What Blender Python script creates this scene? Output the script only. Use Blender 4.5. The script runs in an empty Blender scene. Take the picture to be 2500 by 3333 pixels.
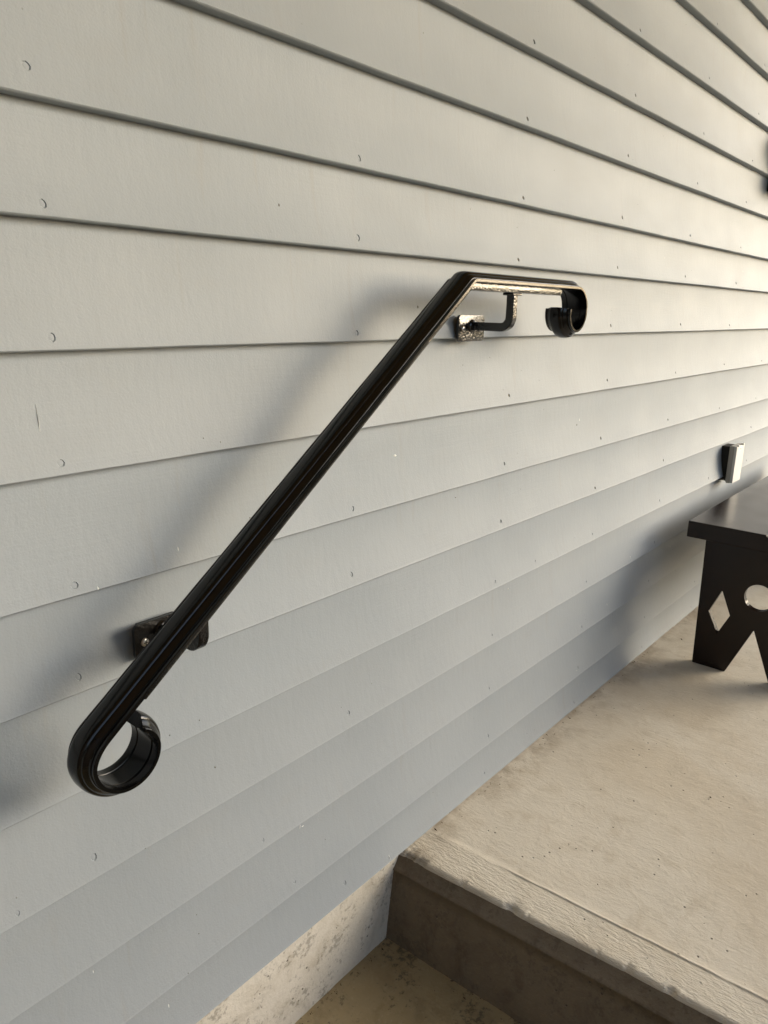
import bpy, bmesh, math, random
from mathutils import Vector, Matrix, noise

random.seed(7)
sc = bpy.context.scene
COL = sc.collection

# ------------------------------------------------------------------ camera
cam_d = bpy.data.cameras.new('camera')
cam = bpy.data.objects.new('camera', cam_d)
COL.objects.link(cam)
yaw, pit, rol = math.radians(50.628), math.radians(-15.176), math.radians(1.436)
fw = Vector((math.sin(yaw)*math.cos(pit), math.cos(yaw)*math.cos(pit), math.sin(pit)))
r0 = Vector((math.cos(yaw), -math.sin(yaw), 0))
u0 = r0.cross(fw)
rr = r0*math.cos(rol) + u0*math.sin(rol)
uu = u0*math.cos(rol) - r0*math.sin(rol)
cam.matrix_world = Matrix(((rr.x, uu.x, -fw.x, 0), (rr.y, uu.y, -fw.y, -0.69), (rr.z, uu.z, -fw.z, 0.9332), (0, 0, 0, 1)))
cam_d.sensor_fit = 'HORIZONTAL'
cam_d.sensor_width = 36
cam_d.lens = 36*2498.8/2500
cam_d.clip_start = 0.02
cam_d.clip_end = 500
sc.camera = cam

# ------------------------------------------------------------------ light
SUN_DIR = Vector((0.70, -0.66, 0.33)).normalized()      # towards the sun
world = bpy.data.worlds.new('World')
sc.world = world
world.use_nodes = True
wn = world.node_tree
bg = wn.nodes['Background']
sky = wn.nodes.new('ShaderNodeTexSky')
sky.sky_type = 'NISHITA'
sky.sun_disc = False
sky.sun_elevation = math.asin(SUN_DIR.z)
sky.sun_rotation = math.atan2(SUN_DIR.x, SUN_DIR.y)
sky.air_density = 1.0
sky.dust_density = 2.2
sky.ozone_density = 1.0
wn.links.new(sky.outputs[0], bg.inputs[0])
bg.inputs[1].default_value = 0.12
sun_d = bpy.data.lights.new('sun', 'SUN')
sun_d.energy = 0.95
sun_d.angle = math.radians(46)
sun_d.color = (1.0, 0.988, 0.94)
sun = bpy.data.objects.new('sun', sun_d)
sun.rotation_euler = SUN_DIR.to_track_quat('Z', 'Y').to_euler()
sun.location = SUN_DIR*8
COL.objects.link(sun)
sc.view_settings.view_transform = 'Standard'
sc.view_settings.look = 'None'
sc.view_settings.gamma = 1
sc.view_settings.use_curve_mapping = False
sc.view_settings.exposure = 1.74

# ------------------------------------------------------------------ materials
class NT:
    def __init__(s, name):
        s.m = bpy.data.materials.new(name); s.m.use_nodes = True
        s.t = s.m.node_tree; s.b = s.t.nodes['Principled BSDF']
        s.pos = s.t.nodes.new('ShaderNodeNewGeometry').outputs['Position']
    def n(s, typ, **k):
        nd = s.t.nodes.new('ShaderNode'+typ)
        for a, v in k.items(): setattr(nd, a, v)
        return nd
    def l(s, a, b): s.t.links.new(a, b)
    def put(s, sock, v):
        if hasattr(v, 'is_output') or isinstance(v, bpy.types.NodeSocket): s.l(v, sock)
        else: sock.default_value = v
    def scale(s, v, vec=None, rot=(0, 0, 0), loc=(0, 0, 0)):
        mp = s.n('Mapping'); s.l(vec or s.pos, mp.inputs[0])
        mp.inputs['Scale'].default_value = v; mp.inputs['Rotation'].default_value = rot; mp.inputs['Location'].default_value = loc
        return mp.outputs[0]
    def noise(s, sc_, det=4, rough=.55, vec=None, dist=0):
        nd = s.n('TexNoise'); s.l(vec or s.pos, nd.inputs['Vector'])
        nd.inputs['Scale'].default_value = sc_; nd.inputs['Detail'].default_value = det
        nd.inputs['Roughness'].default_value = rough; nd.inputs['Distortion'].default_value = dist
        return nd.outputs[0]
    def vor(s, sc_, vec=None, feature='F1', rnd=1):
        nd = s.n('TexVoronoi', feature=feature); s.l(vec or s.pos, nd.inputs['Vector'])
        nd.inputs['Scale'].default_value = sc_; nd.inputs['Randomness'].default_value = rnd
        return nd.outputs['Distance']
    def ramp(s, f, a, b, c0=0., c1=1.):
        nd = s.n('MapRange'); nd.interpolation_type = 'SMOOTHSTEP'
        s.put(nd.inputs[0], f); nd.inputs[1].default_value = a; nd.inputs[2].default_value = b
        nd.inputs[3].default_value = c0; nd.inputs[4].default_value = c1
        return nd.outputs[0]
    def math(s, op, a, b=0.):
        nd = s.n('Math', operation=op); s.put(nd.inputs[0], a); s.put(nd.inputs[1], b)
        return nd.outputs[0]
    def mix(s, f, a, b, mode='MIX'):
        nd = s.n('Mix', data_type='RGBA', blend_type=mode)
        s.put(nd.inputs[0], f)
        for sk, v in ((nd.inputs[6], a), (nd.inputs[7], b)):
            if isinstance(v, tuple): sk.default_value = (*v, 1) if len(v) == 3 else v
            else: s.l(v, sk)
        return nd.outputs[2]
    def bump(s, h, dist, strength=1., prev=None):
        nd = s.n('Bump'); s.l(h, nd.inputs['Height']); nd.inputs['Distance'].default_value = dist
        nd.inputs['Strength'].default_value = strength
        if prev is not None: s.l(prev, nd.inputs['Normal'])
        return nd.outputs[0]
    def fin(s, col=None, rough=.5, normal=None, **k):
        if col is not None:
            if isinstance(col, tuple): s.b.inputs['Base Color'].default_value = (*col, 1)
            else: s.l(col, s.b.inputs['Base Color'])
        s.put(s.b.inputs['Roughness'], rough)
        if normal is not None: s.l(normal, s.b.inputs['Normal'])
        for a, v in k.items(): s.b.inputs[a.replace('_', ' ')].default_value = v
        return s.m

def mat_paint():
    s = NT('grey_siding_paint')
    big = s.noise(3.2, 3)
    mid = s.noise(14, 4, vec=s.scale((.6, 1, 1.4)))
    col = s.mix(s.ramp(big, .35, .65), (.238, .266, .286), (.262, .289, .308))
    col = s.mix(s.ramp(mid, .50, .72, 0, .14), col, (.252, .258, .25))
    # faint vertical wash streaks and grime
    st = s.noise(60, 3, vec=s.scale((1, .3, .06)))
    col = s.mix(s.ramp(st, .60, .80, 0, .30), col, (.235, .228, .205))
    # specks: tiny dark pinholes and pale scuffs
    v = s.vor(34)
    sp = s.ramp(v, .022, .035, 1, 0)
    gate = s.ramp(s.noise(9, 1), .50, .56)
    col = s.mix(s.math('MULTIPLY', sp, gate), col, (.06, .055, .045))
    v2 = s.vor(15, vec=s.scale((1.6, 1, .55), loc=(3, 1, 2)))
    sp2 = s.math('MULTIPLY', s.ramp(v2, .016, .030, 1, 0), s.ramp(s.noise(6, 1, vec=s.scale((1, 1, 1), loc=(5, 0, 0))), .52, .58))
    col = s.mix(s.math('MULTIPLY', sp2, .55), col, (.78, .78, .76))
    oi = s.n('ObjectInfo')
    col = s.mix(s.ramp(oi.outputs['Random'], 0, 1, 0, .16), col, (.30, .30, .285))
    nb = s.bump(s.noise(7, 2, vec=s.scale((.5, 1, 1))), .0012, .5)
    nb = s.bump(s.noise(420, 3, .6), .00035, .75, nb)
    nb = s.bump(s.noise(110, 2, .5, vec=s.scale((1, 1, .30))), .0006, .5, nb)
    brush = s.noise(260, 2, .5, vec=s.scale((.05, 1, 1)))
    nb = s.bump(s.math('MULTIPLY', brush, s.ramp(s.noise(3.5, 1), .48, .60)), .0005, .45, nb)
    nb = s.bump(s.math('ADD', s.math('MULTIPLY', sp, gate), s.math('MULTIPLY', sp2, -1)), .0008, .8, nb)
    return s.fin(col, s.ramp(mid, .3, .7, .56, .60), nb, Specular_IOR_Level=.3)

def mat_concrete(name, c1, c2, c3, stain, broom=True, rot=0., dirt=0.):
    s = NT(name)
    big = s.noise(2.6, 4, .6, dist=.6)
    mid = s.noise(17, 5, .65, dist=.5)
    fine = s.noise(170, 4, .6)
    col = s.mix(s.ramp(big, .36, .64), c1, c2)
    col = s.mix(s.ramp(mid, .48, .72, 0, .7), col, c3)
    col = s.mix(s.ramp(fine, .52, .75, 0, .35), col, stain)
    v = s.vor(55, vec=s.scale((1, 1, 1), loc=(.3, .2, .1)))
    pits = s.math('MULTIPLY', s.ramp(v, .05, .13, 1, 0), s.ramp(s.noise(8, 2), .50, .60))
    col = s.mix(s.math('MULTIPLY', pits, .8), col, (.05, .04, .028))
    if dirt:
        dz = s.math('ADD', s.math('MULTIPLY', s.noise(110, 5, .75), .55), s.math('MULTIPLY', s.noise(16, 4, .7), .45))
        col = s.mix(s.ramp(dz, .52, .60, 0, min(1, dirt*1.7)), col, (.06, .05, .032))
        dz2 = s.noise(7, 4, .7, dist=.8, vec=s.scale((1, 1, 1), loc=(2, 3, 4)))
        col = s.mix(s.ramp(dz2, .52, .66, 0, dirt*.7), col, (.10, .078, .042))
    if broom:
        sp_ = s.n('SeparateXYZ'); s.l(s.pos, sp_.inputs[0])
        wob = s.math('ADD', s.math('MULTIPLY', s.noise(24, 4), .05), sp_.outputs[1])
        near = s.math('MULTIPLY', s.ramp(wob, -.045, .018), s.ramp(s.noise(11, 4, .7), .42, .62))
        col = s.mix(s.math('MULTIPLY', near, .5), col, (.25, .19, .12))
        patch = s.ramp(s.noise(5.5, 5, .75, dist=1.0, vec=s.scale((1, 1, 1), loc=(7, 1, 0))), .54, .68, 0, .22)
        col = s.mix(patch, col, (.36, .30, .22))
    nb = s.bump(mid, .004, .4)
    nb = s.bump(fine, .0011, .6, nb)
    nb = s.bump(s.noise(520, 3, .6), .0004, .5, nb)
    if broom:
        w = s.noise(4, 2, vec=s.scale((1, 1, 1)))
        br = s.noise(150, 3, .6, vec=s.scale((1, .055, 1), rot=(0, 0, rot)), dist=.35)
        br2 = s.noise(70, 4, .6, vec=s.scale((1, .22, 1), rot=(0, 0, rot-.5)), dist=1.2)
        nb = s.bump(s.math('MULTIPLY', br, s.ramp(w, .45, .68, .0, 1)), .0010, .45, nb)
        nb = s.bump(br2, .0016, .35, nb)
        edge = s.ramp(s.math('ADD', sp_.outputs[0], s.math('MULTIPLY', sp_.outputs[1], .045)), .993, 1.003, 1, 0)
        peb = s.noise(210, 3, .65, vec=s.scale((1, .30, 1), rot=(0, 0, .06)), dist=.6)
        nb = s.bump(s.math('MULTIPLY', edge, peb), .0030, .8, nb)
        sw = s.noise(26, 5, .7, vec=s.scale((1, .5, 1), rot=(0, 0, .7)), dist=2.2)
        nb = s.bump(sw, .0035, .35, nb)
    nb = s.bump(s.math('MULTIPLY', pits, -1), .002, .8, nb)
    return s.fin(col, s.ramp(mid, .3, .7, .5, .8), nb, Specular_IOR_Level=.4)

def mat_black(name, hammered, bd=.0010, spec=.55, coat=.35):
    s = NT(name)
    if hammered:
        h = s.noise(270, 1, .4)
        nb = s.bump(h, bd, 1.0)
        nb = s.bump(s.noise(900, 2), .0003, .5, nb)
        return s.fin((.006, .0055, .005), .20, nb, Specular_IOR_Level=spec, Coat_Weight=coat, Coat_Roughness=.1)
    nb = s.bump(s.noise(500, 2, .5), .00018, .5)
    return s.fin((.002, .0019, .0017), .17, nb, Specular_IOR_Level=.36)

def mat_wood():
    s = NT('dark_stained_wood')
    g = s.noise(40, 4, .6, vec=s.scale((.12, 1, 1)))
    col = s.mix(s.ramp(g, .35, .7), (.008, .0035, .002), (.014, .0065, .004))
    nb = s.bump(g, .0004, .2)
    nb = s.bump(s.noise(220, 3), .0001, .4, nb)
    return s.fin(col, s.ramp(s.noise(9, 3), .3, .7, .20, .26), nb, Specular_IOR_Level=.38)

def mat_plain(name, col, rough=.5, bsc=None, bd=.0005, **k):
    s = NT(name)
    n1 = s.noise(12, 3)
    c = s.mix(s.ramp(n1, .35, .7), tuple(x*.88 for x in col), col)
    nb = s.bump(s.noise(bsc or 200, 3), bd, .5)
    return s.fin(c, rough, nb, **k)

M_PAINT = mat_paint()
M_PAINTHOLE = mat_plain('bare_nail_recess', (.10, .085, .06), .7)
M_SLAB = mat_concrete('porch_concrete', (.56, .495, .385), (.62, .57, .47), (.50, .44, .34), (.66, .61, .52), True, .10)
M_RISER_SHADE = mat_concrete('shade_darkened_riser', (.155, .122, .082), (.19, .152, .105), (.115, .088, .058), (.25, .205, .15), False, dirt=.22)  # base colours lowered to put the riser's shade into the concrete
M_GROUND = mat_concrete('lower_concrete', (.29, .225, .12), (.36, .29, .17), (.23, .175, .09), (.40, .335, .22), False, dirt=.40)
M_FOUND = mat_concrete('foundation_concrete', (.50, .46, .38), (.57, .53, .455), (.40, .35, .27), (.62, .59, .52), False, dirt=.28)
M_BLACK = mat_black('gloss_black_metal', False)
M_HAMMER = mat_black('hammered_black_metal', True)
M_HAMMER_SOFT = mat_black('lightly_hammered_black_metal', True, .0005, .35, 0)
M_WOOD = mat_wood()
M_WHITE = mat_plain('white_plastic', (.68, .67, .62), .6)
M_BEIGE = mat_plain('weathered_grey_plastic', (.42, .40, .35), .5)
M_STEEL = NT('screw_steel').fin((.62, .60, .56), .28, None, Metallic=1.0)
M_ADD_CEIL = mat_plain('warm_bounce_ceiling', (.66, .43, .17), .6)
M_PALE = mat_plain('pale_bare_paint', (.62, .62, .60), .6)
M_ADD_DRIVE = mat_plain('pale_bounce_concrete', (.52, .44, .31), .8)
M_ADD_SIDE = mat_plain('dark_light_blocker', (.05, .035, .022), .7)
M_ADD_PARA = mat_plain('added_tan_parapet', (.40, .35, .27), .8)
M_DARK_SHADE = mat_plain('dark_shade_fill', (.02, .018, .014), .7)  # near black put in as shade behind the outlet and in slots
def mat_green(name, a, b, scl):
    s = NT(name); return s.fin(s.mix(s.ramp(s.noise(scl, 5), .35, .65), a, b), .8, None)
M_ADD_LAWN = mat_green('added_lawn_grass', (.08, .105, .03), (.14, .15, .055), 3)
M_ADD_HEDGE = mat_green('added_hedge_leaves', (.025, .05, .014), (.075, .10, .03), 2.5)
M_LEAF = mat_plain('dry_leaf_bits', (.10, .06, .025), .8)

# ------------------------------------------------------------------ helpers
def tag(o, label=None, cat=None, group=None, kind=None):
    if label: o['label'] = label
    if cat: o['category'] = cat
    if group: o['group'] = group
    if kind: o['kind'] = kind
    return o
def empty(name, loc, parent=None):
    o = bpy.data.objects.new(name, None); o.location = loc; o.empty_display_size = .05
    if parent: o.parent = parent
    COL.objects.link(o); return o
def wloc(o):
    v = Vector((0, 0, 0))
    while o: v += o.location; o = o.parent
    return v
def link(name, me, m, parent=None, loc=None, smooth=False):
    me.materials.clear(); me.materials.append(m)
    o = bpy.data.objects.new(name, me); COL.objects.link(o)
    if parent: o.parent = parent
    if loc is not None: o.location = Vector(loc) - (wloc(parent) if parent else Vector())
    for p in me.polygons: p.use_smooth = smooth
    return o
def mesh(name, vs, fs, m, parent=None, origin=None, smooth=False, bevel=0, seg=2, fix=True):
    """vertices in world metres; origin = world place of the object's own origin"""
    org = Vector(origin) if origin is not None else (wloc(parent) if parent else Vector())
    bm = bmesh.new()
    V = [bm.verts.new(Vector(v)-org) for v in vs]
    for f in fs:
        try: bm.faces.new([V[i] for i in f])
        except ValueError: pass
    if fix: bmesh.ops.recalc_face_normals(bm, faces=bm.faces)
    if bevel:
        es = [e for e in bm.edges if len(e.link_faces) == 2 and e.calc_face_angle(0) > .5]
        bmesh.ops.bevel(bm, geom=es, offset=bevel, segments=seg, affect='EDGES', profile=.6)
    me = bpy.data.meshes.new(name); bm.to_mesh(me); bm.free()
    o = link(name, me, m, parent, org, smooth)
    if smooth == 'auto':
        me.shade_smooth() if hasattr(me, 'shade_smooth') else None
    return o
def box(name, lo, hi, m, parent=None, bevel=0, origin=None, seg=2):
    x0, y0, z0 = lo; x1, y1, z1 = hi
    vs = [(x0,y0,z0),(x1,y0,z0),(x1,y1,z0),(x0,y1,z0),(x0,y0,z1),(x1,y0,z1),(x1,y1,z1),(x0,y1,z1)]
    fs = [(0,3,2,1),(4,5,6,7),(0,1,5,4),(1,2,6,5),(2,3,7,6),(3,0,4,7)]
    return mesh(name, vs, fs, m, parent, origin, False, bevel, seg)
def sharp(o, deg=35):
    me = o.data
    bm = bmesh.new(); bm.from_mesh(me)
    for f in bm.faces: f.smooth = True
    for e in bm.edges: e.smooth = not (len(e.link_faces) == 2 and e.calc_face_angle(0) > math.radians(deg))
    bm.to_mesh(me); bm.free()
    return o
def nz(x, y=0., z=0.): return noise.noise(Vector((x, y, z)))

# ------------------------------------------------------------------ unseen ground outside, added for bounce light and reflections
box('added_lawn', (-60, -70, -.60), (80, 60, -.42), M_ADD_LAWN)['kind'] = 'structure'  # out of view, added as green bounce and something to reflect
box('added_driveway', (-4, -9.0, -.41), (13, -2.85, -.404), M_ADD_DRIVE)['kind'] = 'structure'  # out of view, added to bounce warm light up under the roof

# lower concrete landing at the foot of the step
LZ = -.166
def grid_obj(name, fx, fy, nx, ny, fn, m, kind=None, parent=None, smooth=True, flip=False):
    vs = []; fs = []
    for j in range(ny+1):
        for i in range(nx+1): vs.append(fn(i/nx, j/ny))
    w = nx+1
    for j in range(ny):
        for i in range(nx):
            q = (j*w+i, j*w+i+1, (j+1)*w+i+1, (j+1)*w+i)
            fs.append(q[::-1] if flip else q)
    o = mesh(name, vs, fs, m, parent, smooth=smooth, fix=False)
    if kind: o['kind'] = kind
    return o
def landing(u, v):
    x = -2.4 + 3.44*(u**.55); y = -2.6 + 2.63*(v**.5)
    z = LZ + .0022*nz(x*7, y*7) + .0012*nz(x*31, y*31, 2)
    # dirt raised in the corner along the riser and the foundation
    return (x, y, z)
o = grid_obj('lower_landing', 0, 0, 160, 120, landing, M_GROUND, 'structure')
box('lower_landing_base', (-2.4, -2.6, -.5), (1.04, .03, LZ-.012), M_GROUND)['kind'] = 'structure'

# ------------------------------------------------------------------ porch platform: profile swept along y
def nose_x(y): return .919 - .062*y
def base_x(y): return .889 - .030*y
def groove_x(y): return .996 - .044*y
def chip(y):
    c = 0
    for cy, w, d in ((-.012, .016, .008), (-.034, .010, .004), (-.208, .009, .0085), (-.60, .01, .003), (-.40, .006, .002)):
        c += d*math.exp(-((y-cy)/w)**2)
    return c + max(0, nz(y*38, 40)-.30)*.010 + max(0, nz(y*95, 44)-.2)*.003
PROF_N = 0
def platform_profile(y):
    xn = nose_x(y) + .0012*nz(y*9, 3) + .0006*nz(y*60, 4); xb = base_x(y); xg = groove_x(y)
    c = chip(y)*(1+.7*nz(y*160, 8))
    P = []
    # riser, bottom to top
    zr = -.031 + .0012*nz(y*25, 7)
    xr = xb + (xn-xb)*.62 - .002
    for k in range(9):
        t = k/8
        z = LZ - .01 + (zr-LZ+.01)*t
        x = xb + (xr-xb)*t + .0016*nz(y*9, z*14) + .0007*nz(y*50, z*50, 3)
        P.append((x, z))
    rr_ = .0012 + .0010*max(0, nz(y*40, 11))
    P += [(xr-.0010-rr_, zr+.0008), (xr-.0010-rr_, zr+.0028), (xr+.0012, zr+.0050)]
    P += [(xr+.0012+(xn+.001-xr-.0012)*.5, zr+.0125)]
    # rounded nosing
    cx, cz, R = xn+.0080, -.0085, .0080
    for a in (180, 160, 140, 120, 105, 92):
        r = R - c*(1.0 if 100 < a < 175 else .4)
        P.append((cx+r*math.cos(math.radians(a)), cz+r*math.sin(math.radians(a))))
    # tooled band with slight crown, then groove ridge
    for k in range(1, 8):
        t = k/8
        x = cx + (xg-.006-cx)*t
        P.append((x, -.0004 + .0006*nz(y*13, x*60) - c*.5*max(0, 1-t*4)))
    s = (max(0, min(1, (-y-.135)/.06)))**1.0
    gx = xg + .0012*nz(y*18, 21) + .0005*nz(y*90, 22)
    rh = (.0012 + .0010*nz(y*30, 31))*s
    P += [(gx-.0032, -.0004), (gx-.0014, -.0004*s-.0004), (gx+.0002, -.0006*s), (gx+.0014, rh), (gx+.003, rh*.75), (gx+.0055, .0004)]
    return P
ys = []
y = .016
while y > -2.6:
    ys.append(y); y -= .0022 if y > -.75 else .02
vs = []; fs = []
for y in ys:
    P = platform_profile(y)
    x0 = P[-1][0]
    for k in range(1, 31):
        t = k/30
        x = x0 + (5.6-x0)*t**2.2
        P.append((x, .0010*nz(x*6, y*6) + .0004*nz(x*28, y*28)))
    for (x, z) in P: vs.append((x, y, z))
n = len(P)
for j in range(len(ys)-1):
    for i in range(n-1):
        fs.append((j*n+i, j*n+i+1, (j+1)*n+i+1, (j+1)*n+i))
# the riser strip takes dirtier concrete, its colour darkened to paint in shade
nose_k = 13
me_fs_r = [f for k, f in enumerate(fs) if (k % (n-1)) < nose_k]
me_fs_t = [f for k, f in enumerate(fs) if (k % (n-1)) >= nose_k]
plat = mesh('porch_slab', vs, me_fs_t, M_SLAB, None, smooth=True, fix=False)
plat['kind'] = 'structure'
ris = mesh('step_riser', vs, me_fs_r, M_RISER_SHADE, None, smooth=True, fix=False)
ris['kind'] = 'structure'
# side skirt of the platform towards the lawn, so it is solid from any side
box('porch_slab_core', (1.03, -2.598, -.5), (5.6, .010, -.012), M_SLAB)['kind'] = 'structure'

# ------------------------------------------------------------------ foundation wall under the siding
def found(u, v):
    x = -2.4 + 3.38*u; z = -.24 + .2385*v
    yy = .0105 + .0010*nz(x*12, z*12) + .0006*nz(x*50, z*50)
    return (x, yy, z)
FX0, FX1 = -2.4, .98
fo = grid_obj('foundation_face', 0, 0, 300, 26, found, M_FOUND, 'structure', flip=False)
box('foundation_core', (-2.4, .016, -.5), (5.6, .25, -.004), M_FOUND)['kind'] = 'structure'

# ------------------------------------------------------------------ lap-sided house wall
LAPS = [1.6668, 1.5555, 1.4364, 1.3224, 1.212, 1.0954, .9985, .8836, .7663, .6423, .5372, .4242, .3102, .2007, .0895, 0.003]
LAPS = [LAPS[0] + .1128*k for k in range(7, 0, -1)] + LAPS
wall = empty('house_wall', (0, 0, 0))
tag(wall, 'grey painted lap siding wall running along the concrete porch', 'wall', kind='structure')
X0, X1 = -2.4, 5.6
BT = .0175
# nail spots: (x, z, depth, bare) -- recesses sunk into the board faces
rnd = random.Random(11)
def board_top(i): return LAPS[i-1] if i else LAPS[0]+.11
seen = {.36: (1.122, 1.011, .896, .779, .652, .554, .334), .7775: (1.108, 1.014, .895, .655, .556, .339, .051), 1.184: (1.225, 1.101, 1.007, .783, .661, .553)}
nails = {i: [] for i in range(len(LAPS))}
def add_nail(x, z, depth, bare, r=.0042):
    for i, zb in enumerate(LAPS):
        if zb <= z < board_top(i):
            dz = min(max(z-zb, .0115), .024)
            nails[i].append((x, zb+dz, depth, bare, r))
for x, zz in seen.items():
    for k, z in enumerate(zz): add_nail(x+rnd.uniform(-.003, .003), z, .0011 if x < 1 else .0018, x > 1 and k < 4, rnd.uniform(.0036, .0044) if x < 1 else .0034)
for x in (-.05, 1.59, 2.0, 2.41, 2.81, 3.22, 1.184, .7775):
    for i, zb in enumerate(LAPS):
        z = zb + rnd.uniform(.0115, .020); r_ = rnd.random(); jx = rnd.uniform(-.008, .008); rr2 = rnd.uniform(.0028, .0038)
        if x in seen and not (1.23 < z < 1.9 or z < .5): continue
        if x == .7775 and z < .5: continue
        if r_ < .12: continue
        add_nail(x+jx, z, .0018 if z > .5 else .0009, r_ > .45 and z > .5, rr2)
for x, z in ((.27, .32), (.60, .214), (.66, .105), (1.33, .44)): add_nail(x, z, .0007, False, .0028)

N_HEAD = None
def nail_head_mesh():
    me = bpy.data.meshes.new('nail_head'); bm = bmesh.new()
    bmesh.ops.create_cone(bm, cap_ends=True, segments=10, radius1=.0023, radius2=.0020, depth=.0006)
    bmesh.ops.rotate(bm, verts=bm.verts, matrix=Matrix.Rotation(math.pi/2, 3, 'X'))
    bm.to_mesh(me); bm.free(); me.materials.append(M_PAINTHOLE); return me
N_HEAD = nail_head_mesh()
def make_board(zb, zt, x0, x1, idx, nl):
    nl = sorted(n_ for n_ in nl if x0+.02 < n_[0] < x1-.02)
    HW = .0078
    xs = []; x = x0; spans = [(n_[0]-HW, n_[0]+HW) for n_ in nl]
    cells = {}
    for q, (a_, b_) in enumerate(spans):
        if a_ <= x + 1e-5: nl[q] = None; continue
        k_ = max(1, int((a_-x)/.022))
        xs += [x+(a_-x)*t/k_ for t in range(k_)]
        cells[len(xs)] = q
        xs.append(a_); x = b_
    k_ = max(1, int((x1-x)/.022)); xs += [x+(x1-x)*t/k_ for t in range(k_+1)]
    e = zt - zb
    ROWS = [.0045, .0064, .0305, .050, .068, .085]
    vs = []; fs = []
    def surf(x, dz):
        b = .0005*nz(x*1.3, idx*1.9, 5) + .00012*nz(x*5, idx*2.2, 9)
        t = min(1, dz/e)
        return b*(1-t) + (1-(1-t)**2.1)*(BT-.0005)
    for x in xs:
        w = .0008*nz(x*2.1, idx*3.7) + .00045*nz(x*9, idx*5.1) + .0002*nz(x*30, idx*2.3)
        b = surf(x, 0); z = zb + w
        P = [(BT, z+.0003), (.0052, z), (.0026+b, z+.0001), (.0013+b, z+.0007), (.0004+b, z+.0018), (surf(x, .0031), z+.0031)]
        P += [(surf(x, d), z+d) for d in ROWS if d < e-.006]
        P.append((BT-.0005, zt+.006)); P.append((BT+.010, zt+.006)); P.append((BT+.010, z+.0003))
        vs += [(x, yy, zz) for yy, zz in P]
    m = len(P); RK = 7     # the face row that holds the nails
    for i in range(len(xs)-1):
        for k in range(m):
            a = i*m+k; b_ = i*m+(k+1) % m
            if k == RK and i in cells:
                x, z, dep, bare, rr_ = nl[cells[i]]
                c4 = [a, a+m, b_+m, b_]         # lower-left, lower-right, upper-right, upper-left
                z = min(max(z, vs[a][2]+rr_+.0008), vs[b_][2]-rr_-.0008)
                base = len(vs); sy = Vector((0, BT, e)).normalized()
                ph = rnd.uniform(0, 6)
                for ring, (q_, d_) in enumerate(((1.0, 0), (.84, dep), (.45, dep*.75))):
                    for j in range(8):
                        an = math.radians(225+45*j); rj = rr_*q_*(1+.10*math.sin(2*an+ph))
                        px, pz = x+rj*math.cos(an)*.9, z+rj*math.sin(an)
                        vs.append((px, surf(px, pz-zb) + (d_ if ring else 0), pz))
                for j in range(4):
                    fs.append((c4[j], c4[(j+1) % 4], base+(2*j+2) % 8, base+2*j+1, base+2*j))
                for ring in (0, 1):
                    for j in range(8):
                        a2 = base+ring*8; fs.append((a2+j, a2+(j+1) % 8, a2+8+(j+1) % 8, a2+8+j))
                fs.append(tuple(base+16+j for j in range(8)))
                if bare: bare_list.append((x, surf(x, z-zb)+dep*.80-.0002, z))
            else:
                fs.append((a, b_, b_+m, a+m))
    fs.append(tuple(range(m))); nl_ = (len(xs)-1)*m
    fs.append(tuple(range(nl_, nl_+m))[::-1])
    o = mesh('board', vs, fs, M_PAINT, wall, (x0, 0, zb))
    return sharp(o, 33)
for i, zb in enumerate(LAPS):
    bare_list = []
    o = make_board(zb, board_top(i), X0, X1, i, nails[i])
    for c in bare_list:
        q = bpy.data.objects.new('nail_head', N_HEAD); COL.objects.link(q); q.parent = o
        q.location = Vector(c) - wloc(o)
box('backing_sheet', (X0, BT+.011, 0), (X1, .12, 2.55), M_PAINT, wall)

# chips, lifted paint and scuffs on the boards
def flake(x, z, w, h_, m_, n_=7, seed=0):
    q_ = random.Random(seed+int(x*1000)); i = max(k for k in range(len(LAPS)) if LAPS[k] <= z) if False else next(k for k in range(len(LAPS)) if LAPS[k] <= z)
    e = board_top(i)-LAPS[i]
    def yy(z_): t = min(1, max(0, (z_-LAPS[i])/e)); return (1-(1-t)**2.1)*(BT-.0005) + .0005*nz(x*1.3, i*1.9, 5)*(1-t)
    vs = [(x, yy(z)-.0012, z)]
    for k in range(n_):
        a = 2*math.pi*k/n_; r = q_.uniform(.6, 1.1)
        px, pz = x+w*r*math.cos(a), z+h_*r*math.sin(a); vs.append((px, yy(pz)-.0001, pz))
    fs = [(0, 1+(k+1) % n_, 1+k) for k in range(n_)]
    mesh('paint_chip', vs, fs, m_, wall, fix=False)
for x, z, w, h_ in ((.881, .715, .0034, .0022), (.683, .182, .0016, .0050), (.688, .1795, .0030, .0010), (.883, .012, .0014, .006), (1.84, .325, .002, .004), (.344, .822, .0006, .014), (1.25, .40, .0016, .003)):
    flake(x, z, w, h_, M_PALE)
for x, z, w, h_ in ((.650, 1.04, .0010, .0022), (.92, .93, .0010, .0030), (1.48, .70, .0012, .002), (.53, .36, .0010, .0016), (1.05, .62, .0014, .0010)):
    flake(x, z, w, h_, M_PAINTHOLE)

# ------------------------------------------------------------------ hand rail
RY = -.076
RW = .0230
rail = empty('handrail', (1.034, 0, .903))
tag(rail, 'glossy black metal handrail with scrolled ends fixed to the grey siding wall', 'handrail')
B = (.904, .965)
sl = Vector((1, .748)).normalized()
nrm = Vector((-sl.y, sl.x))
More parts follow.
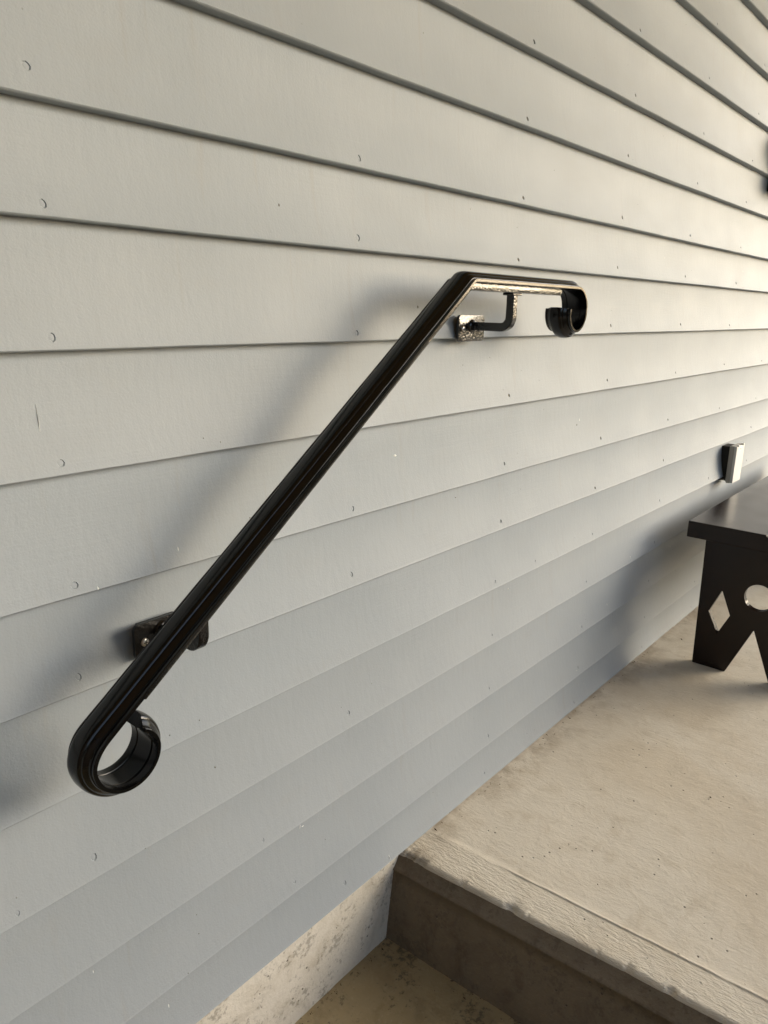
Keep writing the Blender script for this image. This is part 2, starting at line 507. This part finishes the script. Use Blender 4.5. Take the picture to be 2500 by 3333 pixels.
# path of the cap's underside in the x-z plane, from the lower scroll tip to the upper scroll tip, with outward normals
path = []
lc = Vector((.3495, .5090))
def lr(a):
    K = [(126.8, None), (180, .0355), (225, .0325), (270, .0308), (315, .030), (360, .0292), (400, .0262), (412, .0250)]
    K[0] = (126.8, lr0)
    for (a0, r0_), (a1, r1_) in zip(K, K[1:]):
        if a <= a1:
            t = (a-a0)/(a1-a0); t = t*t*(3-2*t) if a1 < 200 else t
            return r0_+(r1_-r0_)*t
    return K[-1][1]
Bv = Vector(B)
lr0 = (Bv - lc).dot(nrm)
for a in [412 - k*(412-126.8)/64 for k in range(65)]:
    r = lr(a); path.append(lc + Vector((math.cos(math.radians(a)), math.sin(math.radians(a))))*r)
foot = path[-1]
nseg = 22
# bend with a small radius
RB = .010
phi = math.atan2(sl.y, sl.x)
dd = RB*math.tan(phi/2)
p0 = Bv - sl*dd
for k in range(1, nseg): path.append(foot + (p0-foot)*k/nseg)
cb = p0 - nrm*RB
for k in range(0, 9):
    a = math.pi/2 + phi*(1-k/8)
    path.append(cb + Vector((math.cos(a), math.sin(a)))*RB)
uc = Vector((1.2125, .9295))
ur0 = .0345
pe = Vector((uc.x, .9645-.0005))
st = path[-1]
for k in range(1, 16): path.append(st + (pe-st)*k/16)
def ur(a):
    K = [(90, pe.y-uc.y), (0, .0305), (-90, .0308), (-180, .0235), (-190, .0228)]
    for (a0, r0_), (a1, r1_) in zip(K, K[1:]):
        if a >= a1: return r0_ + (r1_-r0_)*(a0-a)/(a0-a1)
    return K[-1][1]
for k in range(0, 61):
    a = 90 - 275*k/60
    path.append(uc + Vector((math.cos(math.radians(a)), math.sin(math.radians(a))))*ur(a))
# cap cross section: (across, height) closed loop
CAP = [(-1, .0002), (-1, .0034), (-.975, .0040), (-.86, .0042), (-.845, .0036), (-.80, .0036), (-.785, .0048), (-.72, .0054), (-.64, .0072), (-.57, .0090), (-.54, .0094), (-.49, .0098), (-.455, .0112), (-.40, .0123), (-.32, .0130), (-.18, .0136), (0, .0138)]
CAP = CAP + [(-a, h) for a, h in CAP[-2::-1]]
CAPU = [(.93, 0), (.60, 0), (.575, .0012), (.50, .0012), (.48, 0), (-.48, 0), (-.50, .0012), (-.575, .0012), (-.60, 0), (-.93, 0)]
SEC = [(a*RW, h) for a, h in CAP + CAPU]
vs = []; fs = []
L = len(path); m = len(SEC)
for i, p in enumerate(path):
    a_ = path[max(0, i-1)]; b_ = path[min(L-1, i+1)]
    t = (b_-a_).normalized(); nn = Vector((-t.y, t.x))
    k_ = 1.0
    if 0 < i < L-1:
        c1 = (p-a_).normalized().dot((b_-p).normalized()); k_ = 1/max(.6, math.sqrt((1+c1)/2))
    for w, h in SEC:
        wob = .00025*nz(p.x*60, p.y*60, w*80)
        q = p + nn*(h*k_+wob)
        vs.append((q.x, RY+w+wob, q.y))
for i in range(L-1):
    for k in range(m):
        a = i*m+k; b = i*m+(k+1) % m
        fs.append((a, b, b+m, a+m))
fs.append(tuple(range(m))); fs.append(tuple(range((L-1)*m, L*m)))
cap = mesh('moulded_cap', vs, fs, M_BLACK, rail)
sharp(cap, 22)

# flat bar welded under the cap (bends with it)
def prism(name, pts, y0, y1, m_, parent, bev=0):
    n_ = len(pts)
    vs = [(p[0], y0, p[1]) for p in pts] + [(p[0], y1, p[1]) for p in pts]
    fs = [tuple(range(n_)), tuple(range(n_, 2*n_))[::-1]] + [(i, (i+1) % n_, (i+1) % n_+n_, i+n_) for i in range(n_)]
    return mesh(name, vs, fs, m_, parent, bevel=bev)
T = .0113
lo = Vector((.3655, 0)); lo.y = B[1] - (B[0]-lo.x)*.748
e1 = Vector((1.171, .9640))
top_in = [lo - nrm*.0004, Bv - Vector((0, .0005)) - sl*.004, Bv + Vector((.004, -.0006)), e1 - Vector((0, .0006))]
# underside corner of the bar
cc_ = Bv + Vector((math.tan(phi/2)*T, -T))
bot = [e1 + Vector((0, -T)), cc_, lo - nrm*T + sl*.004]
def sub(a, b, n_): return [a + (b-a)*k/n_ for k in range(n_)]
outline = sub(top_in[0], top_in[1], 20) + [top_in[1], top_in[2]] + sub(top_in[2], top_in[3], 10)[1:] + [top_in[3]] + sub(bot[0], bot[1], 10) + sub(bot[1], bot[2], 20) + [bot[2]]
bar = prism('support_bar', [(p.x, p.y) for p in outline], RY-.0125, RY+.0125, M_HAMMER, rail, .0008)
sharp(bar, 30)

# wall brackets: plate, screws, square arm curving up to the bar, weld foot
def rounded_plate(cx, cz, w, h, r, y0, y1, parent):
    pts = []
    for sx, sz, a0 in ((1, 1, 0), (-1, 1, 90), (-1, -1, 180), (1, -1, 270)):
        for k in range(6):
            a = math.radians(a0+k*18)
            pts.append((cx+sx*(w/2-r)+r*math.cos(a), cz+sz*(h/2-r)+r*math.sin(a)))
    o = prism('mounting_plate', pts, y0, y1, M_HAMMER, parent, .0009)
    return sharp(o, 30)
def disc(name, c, r, prof, m_, parent, N=20):
    vs = []; fs = []
    for rr_, yy in prof:
        for k in range(N): vs.append((c[0]+rr_*r*math.cos(2*math.pi*k/N), c[1]+yy, c[2]+rr_*r*math.sin(2*math.pi*k/N)))
    for j in range(len(prof)-1):
        for k in range(N):
            a = j*N+k; b = j*N+(k+1) % N; fs.append((a, b, b+N, a+N))
    fs.append(tuple(range((len(prof)-1)*N, len(prof)*N)))
    o = mesh(name, vs, fs, m_, parent); return sharp(o, 40)
def bracket(ax, az, ztop, pw, ph, pcx, pcz, tilt_top=None):
    global M_HAMMER
    Y0 = -.0070
    pl = rounded_plate(pcx, pcz, pw, ph, .0065, Y0, -.0020, rail)
    # packing behind the plate down to the sloping board
    pk = box('packing', (pcx-pw/2+.014, -.0018, pcz-ph/2+.006), (pcx+pw/2-.010, .016, pcz+ph/2-.006), M_HAMMER, pl)
    for s in (-1, 1):
        sx = pcx + s*pw*.335
        scw = disc('screw', (sx, Y0-.0004, pcz-.001), .0048, ((1, .0002), (1, -.0006), (.85, -.0015), (.5, -.0022), (.12, -.0024)), M_STEEL, pl)
        c = (sx, Y0-.0030, pcz-.001)
        cr = [(.0026, .0005), (.0005, .0005), (.0005, .0026), (-.0005, .0026), (-.0005, .0005), (-.0026, .0005), (-.0026, -.0005), (-.0005, -.0005), (-.0005, -.0026), (.0005, -.0026), (.0005, -.0005), (.0026, -.0005)]
        vs = [(c[0]+a, c[1], c[2]+b) for a, b in cr] + [(c[0]+a, c[1]+.002, c[2]+b) for a, b in cr]
        mesh('cross_slot', vs, [tuple(range(12)), *[(i, (i+1) % 12, (i+1) % 12+12, i+12) for i in range(12)]], M_DARK_SHADE, scw)
    weld = disc('weld_collar', (ax, Y0, az), .0105, ((1, .001), (.95, -.0012), (.8, -.0026), (.62, -.004)), M_HAMMER, rail)
    # arm: square section swept in the y-z plane
    h = .0064; R = .0150
    pts = [Vector((Y0+.001, az)), Vector((-.035, az)), ]
    cy_, cz_ = RY + R, az + R
    for k in range(0, 9):
        a = math.radians(270 - k*90/8)
        pts.append(Vector((cy_+R*math.cos(a), cz_+R*math.sin(a))))
    pts += [Vector((RY, (cz_+ztop)/2)), Vector((RY, ztop))]
    vs = []; fs = []
    for i, p in enumerate(pts):
        a_ = pts[max(0, i-1)]; b_ = pts[min(len(pts)-1, i+1)]
        t = (b_-a_).normalized(); nn = Vector((-t.y, t.x))
        hh = h*(1 + .04*nz(i*.9, ax*9))
        c = .0012
        for a, b in ((-hh+c, -hh), (hh-c, -hh), (hh, -hh+c), (hh, hh-c), (hh-c, hh), (-hh+c, hh), (-hh, hh-c), (-hh, -hh+c)):
            q = p + nn*b
            vs.append((ax+a, q.x, q.y))
    for i in range(len(pts)-1):
        for k in range(8): fs.append((i*8+k, i*8+(k+1) % 8, (i+1)*8+(k+1) % 8, (i+1)*8+k))
    fs += [tuple(range(8)), tuple(range(len(vs)-8, len(vs)))]
    arm = mesh('bracket_arm', vs, fs, M_HAMMER, rail); sharp(arm, 30)
    # flared weld where the arm meets the bar
    ft = box('weld_foot', (ax-.0125, RY-.0095, ztop-.003), (ax+.0125, RY+.0095, ztop+.0008), M_HAMMER, rail, .0013)
    if tilt_top is not None:
        ft.data.transform(Matrix.Translation(Vector((ax, RY, ztop))-rail.location) @ Matrix.Rotation(-tilt_top, 4, 'Y') @ Matrix.Translation(rail.location-Vector((ax, RY, ztop))))
bracket(1.0375, .903, .9525, .072, .040, 1.0375, .8995)
bx = .452
bar_z = B[1] - (B[0]-bx)*.748 - T/math.cos(phi)
M_HAMMER = M_HAMMER_SOFT
bracket(bx, .581, bar_z+.002, .072, .040, .453, .574, phi)

# ------------------------------------------------------------------ dark wooden bench
BX = 2.020; BCY = -.264
bench = empty('bench', (2.6, BCY, 0))
tag(bench, 'dark stained wooden bench with diamond and round cut-outs in its end panel', 'bench')
def end_panel(x0, x1):
    """panel in the y-z plane, holes cut out by triangulated fill"""
    yc = BCY
    outer = [(.146, .357), (.158, 0), (.0560, 0), (0, .136)]
    outer = [(.149, .3565), (.141, 0.0005), (.0555, 0.0005), (0, .137)]
    o_full = [(yc+a, z) for a, z in outer] + [(yc-a, z) for a, z in (outer[2], outer[1], outer[0])]
    dia = [(.0905, .224), (.1170, .158), (.0880, .102), (.0625, .160)]
    holes = [[(yc+a, z) for a, z in dia], [(yc-a, z) for a, z in dia],
             [(yc+.0355*math.cos(2*math.pi*k/36), .226+.0355*math.sin(2*math.pi*k/36)) for k in range(36)]]
    bm = bmesh.new()
    es = []
    for loop in [o_full]+holes:
        V = [bm.verts.new((x0, a-BCY, z)) for a, z in loop]
        for i in range(len(V)): es.append(bm.edges.new((V[i], V[(i+1) % len(V)])))
    bmesh.ops.triangle_fill(bm, use_beauty=True, use_dissolve=False, edges=es)
    # drop triangles that fell inside holes
    def inside(pt, poly):
        c = False
        for i in range(len(poly)):
            (ax, ay), (bx_, by) = poly[i], poly[(i+1) % len(poly)]
            if (ay > pt[1]) != (by > pt[1]) and pt[0] < (bx_-ax)*(pt[1]-ay)/(by-ay)+ax: c = not c
        return c
    kill = []
    for f in bm.faces:
        c = f.calc_center_median(); q = (c.y+BCY, c.z)
        if any(inside(q, h_) for h_ in holes) or not inside(q, o_full): kill.append(f)
    bmesh.ops.delete(bm, geom=kill, context='FACES_ONLY')
    r = bmesh.ops.extrude_face_region(bm, geom=list(bm.faces))
    for v in r['geom']:
        if isinstance(v, bmesh.types.BMVert): v.co.x = x1
    bmesh.ops.recalc_face_normals(bm, faces=bm.faces)
    sharp_e = [e for e in bm.edges if len(e.link_faces) == 2 and e.calc_face_angle(0) > 1.0]
    bmesh.ops.bevel(bm, geom=sharp_e, offset=.0012, segments=2, affect='EDGES')
    me = bpy.data.meshes.new('end_panel'); 
    for v in bm.verts: v.co.x -= bench.location.x
    bm.to_mesh(me); bm.free()
    o = bpy.data.objects.new('end_panel', me); me.materials.append(M_WOOD); COL.objects.link(o); o.parent = bench
    return o
end_panel(2.045, 2.065)
end_panel(3.145, 3.165)
def top_slab():
    x0, x1, hw, z0, z1 = BX, 3.19, .192, .357, .401
    vs = []; fs = []
    return box('seat', (x0, BCY-hw, z0), (x1, BCY+hw, z1), M_WOOD, bench, .0030, seg=3)
top_slab()
for s in (-1, 1):
    a = BCY + s*.135
    box('apron', (2.0655, a-.009, .296), (3.1445, a+.009, .3565), M_WOOD, bench, .0012)
# worn spot on the front arris of the seat
wv = []; wf = []
for k in range(9):
    t = k/8; r = .0018*math.sin(math.pi*t)*(1+.5*math.sin(k*2.3))
    y = BCY+.030+.016*t-.045
    wv += [(BX-.0004, y, .3982-r), (BX-.0002, y, .4006), (BX+.0030+r, y, .4013)]
for k in range(8):
    wf += [(k*3, k*3+1, k*3+4, k*3+3), (k*3+1, k*3+2, k*3+5, k*3+4)]
mesh('worn_chip', wv, wf, M_WHITE, bench, fix=False)

# ------------------------------------------------------------------ weatherproof outlet cover on the wall
out = empty('outlet_cover', (2.576, 0, .468))
tag(out, 'white weatherproof outlet cover on the grey siding just above the bench', 'outlet')
YB = .008
box('mounting_block', (2.546, -.009, .414), (2.606, .030, .524), M_DARK_SHADE, out)  # backing block coloured near black to stand for its shadow
box('gasket', (2.5385, -.0125, .413), (2.613, -.0092, .525), M_BEIGE, out, .0008)
box('box_body', (2.5345, -.0235, .4095), (2.6170, -.0122, .5285), M_BEIGE, out, .0015)
lid = box('lid', (2.5345, -.0325, .4105), (2.6170, -.0238, .5275), M_WHITE, out, .002)
for xx in (2.55, 2.60): box('hinge', (xx-.006, -.0345, .5262), (xx+.006, -.0260, .5318), M_WHITE, lid, .0012)
disc('screw', (2.576, -.0328, .518), .003, ((1, .0004), (.9, -.0010), (.4, -.0016)), M_STEEL, lid)

# ------------------------------------------------------------------ black mailbox on the wall at the picture's right edge
mb = empty('wall_mailbox', (2.62, 0, 1.30))
tag(mb, 'black wall box hung on the siding at the right edge of the photo', 'mailbox')
prism_pts = []
def xprism(name, pts, x0, x1, m_, parent, bev=0):
    n_ = len(pts)
    vs = [(x0, p[0], p[1]) for p in pts] + [(x1, p[0], p[1]) for p in pts]
    fs = [tuple(range(n_)), tuple(range(n_, 2*n_))[::-1]] + [(i, (i+1) % n_, (i+1) % n_+n_, i+n_) for i in range(n_)]
    return mesh(name, vs, fs, m_, parent, bevel=bev)
xprism('body', [(.014, 1.285), (-.045, 1.285), (-.055, 1.31), (-.055, 1.41), (.014, 1.44)], 2.625, 2.90, M_BLACK, mb, .003)
lidm = xprism('lid', [(.0, 1.450), (-.058, 1.418), (-.062, 1.398), (-.058, 1.398), (-.0565, 1.4145), (.0, 1.4445)], 2.6215, 2.9035, M_BLACK, mb, .001)
box('knob', (2.75, -.070, 1.400), (2.77, -.062, 1.410), M_STEEL, lidm, .002)

# ------------------------------------------------------------------ unseen surroundings, added to shape the light and reflections
box('added_porch_ceiling', (-2.6, -2.7, 2.46), (4.6, .12, 2.56), M_ADD_CEIL)['kind'] = 'structure'  # unseen, added to cut off high sky and bounce warm light
box('added_side_wall', (-1.7, -2.7, -.42), (-1.5, .0, 2.455), M_ADD_SIDE)['kind'] = 'structure'  # unseen, added to block light from the left onto the riser
box('added_parapet', (1.05, -2.78, -.42), (4.6, -2.62, 1.0), M_ADD_PARA)['kind'] = 'structure'  # unseen, added to block low light from the lower boards

def leafy(name, box_lo, box_hi, n_, s, m_, seed):
    r_ = random.Random(seed); vs = []; fs = []
    for k in range(n_):
        x = r_.uniform(box_lo[0], box_hi[0]); y = r_.uniform(box_lo[1], box_hi[1])
        top = box_hi[2]*(.72+.28*nz(x*.35, y*.35, seed)+.15*nz(x*1.3, y*1.3))
        z = box_lo[2] + (top-box_lo[2])*r_.random()**.7
        u = Vector((r_.gauss(0, 1), r_.gauss(0, 1), r_.gauss(0, 1))).normalized()*s*r_.uniform(.6, 1.3)
        v = u.orthogonal().normalized()*s*r_.uniform(.4, .8)
        c = Vector((x, y, z)); b = len(vs)
        vs += [c-u, c+v, c+u, c-v]; fs.append((b, b+1, b+2, b+3))
    return mesh(name, vs, fs, m_, fix=False)
h = leafy('added_hedge', (-16, -12, -.42), (5, -9.5, 3.0), 15000, .24, M_ADD_HEDGE, 3); h['kind'] = 'stuff'  # unseen greenery, added to block low sky and tint reflections
h = leafy('added_tree_line', (17, -16, -.42), (20, 14, 1.7), 6000, .25, M_ADD_HEDGE, 5); h['kind'] = 'stuff'  # unseen greenery, added for the far horizon in light and reflections

# ------------------------------------------------------------------ dry bits of leaf and grit lying on the concrete
vs = []; fs = []
r_ = random.Random(4)
spots = [(r_.uniform(1.0, 2.6), r_.uniform(-.75, -.02)) for _ in range(46)] + [(r_.uniform(.55, .88), r_.uniform(-.28, .0)) for _ in range(26)] \
      + [(.895+r_.uniform(-.012, .004), r_.uniform(-.28, .0)) for _ in range(34)] + [(r_.uniform(.60, .9), .004+r_.uniform(-.008, .0)) for _ in range(30)] \
      + [(1.0+r_.random()**1.5*1.1, -.003-abs(r_.gauss(0, .008))) for _ in range(50)]
for x, y in spots:
    low = x < .905
    z = (LZ+.0012) if low else .0013
    s = r_.uniform(.0005, .0014) if r_.random() < .93 else .0026
    a = r_.uniform(0, 6.28); el = r_.uniform(1, 2.6)
    d = Vector((math.cos(a), math.sin(a), r_.uniform(-.1, .25)))*s*el; e = Vector((-math.sin(a), math.cos(a), 0))*s*.6
    c = Vector((x, y, z)); up = Vector((0, 0, s*.8)); b = len(vs)
    vs += [c-d, c+e, c+d, c-e, c+up]; fs += [(b, b+1, b+4), (b+1, b+2, b+4), (b+2, b+3, b+4), (b+3, b, b+4)]
g = mesh('grit', vs, fs, M_LEAF, fix=False); g['kind'] = 'stuff'
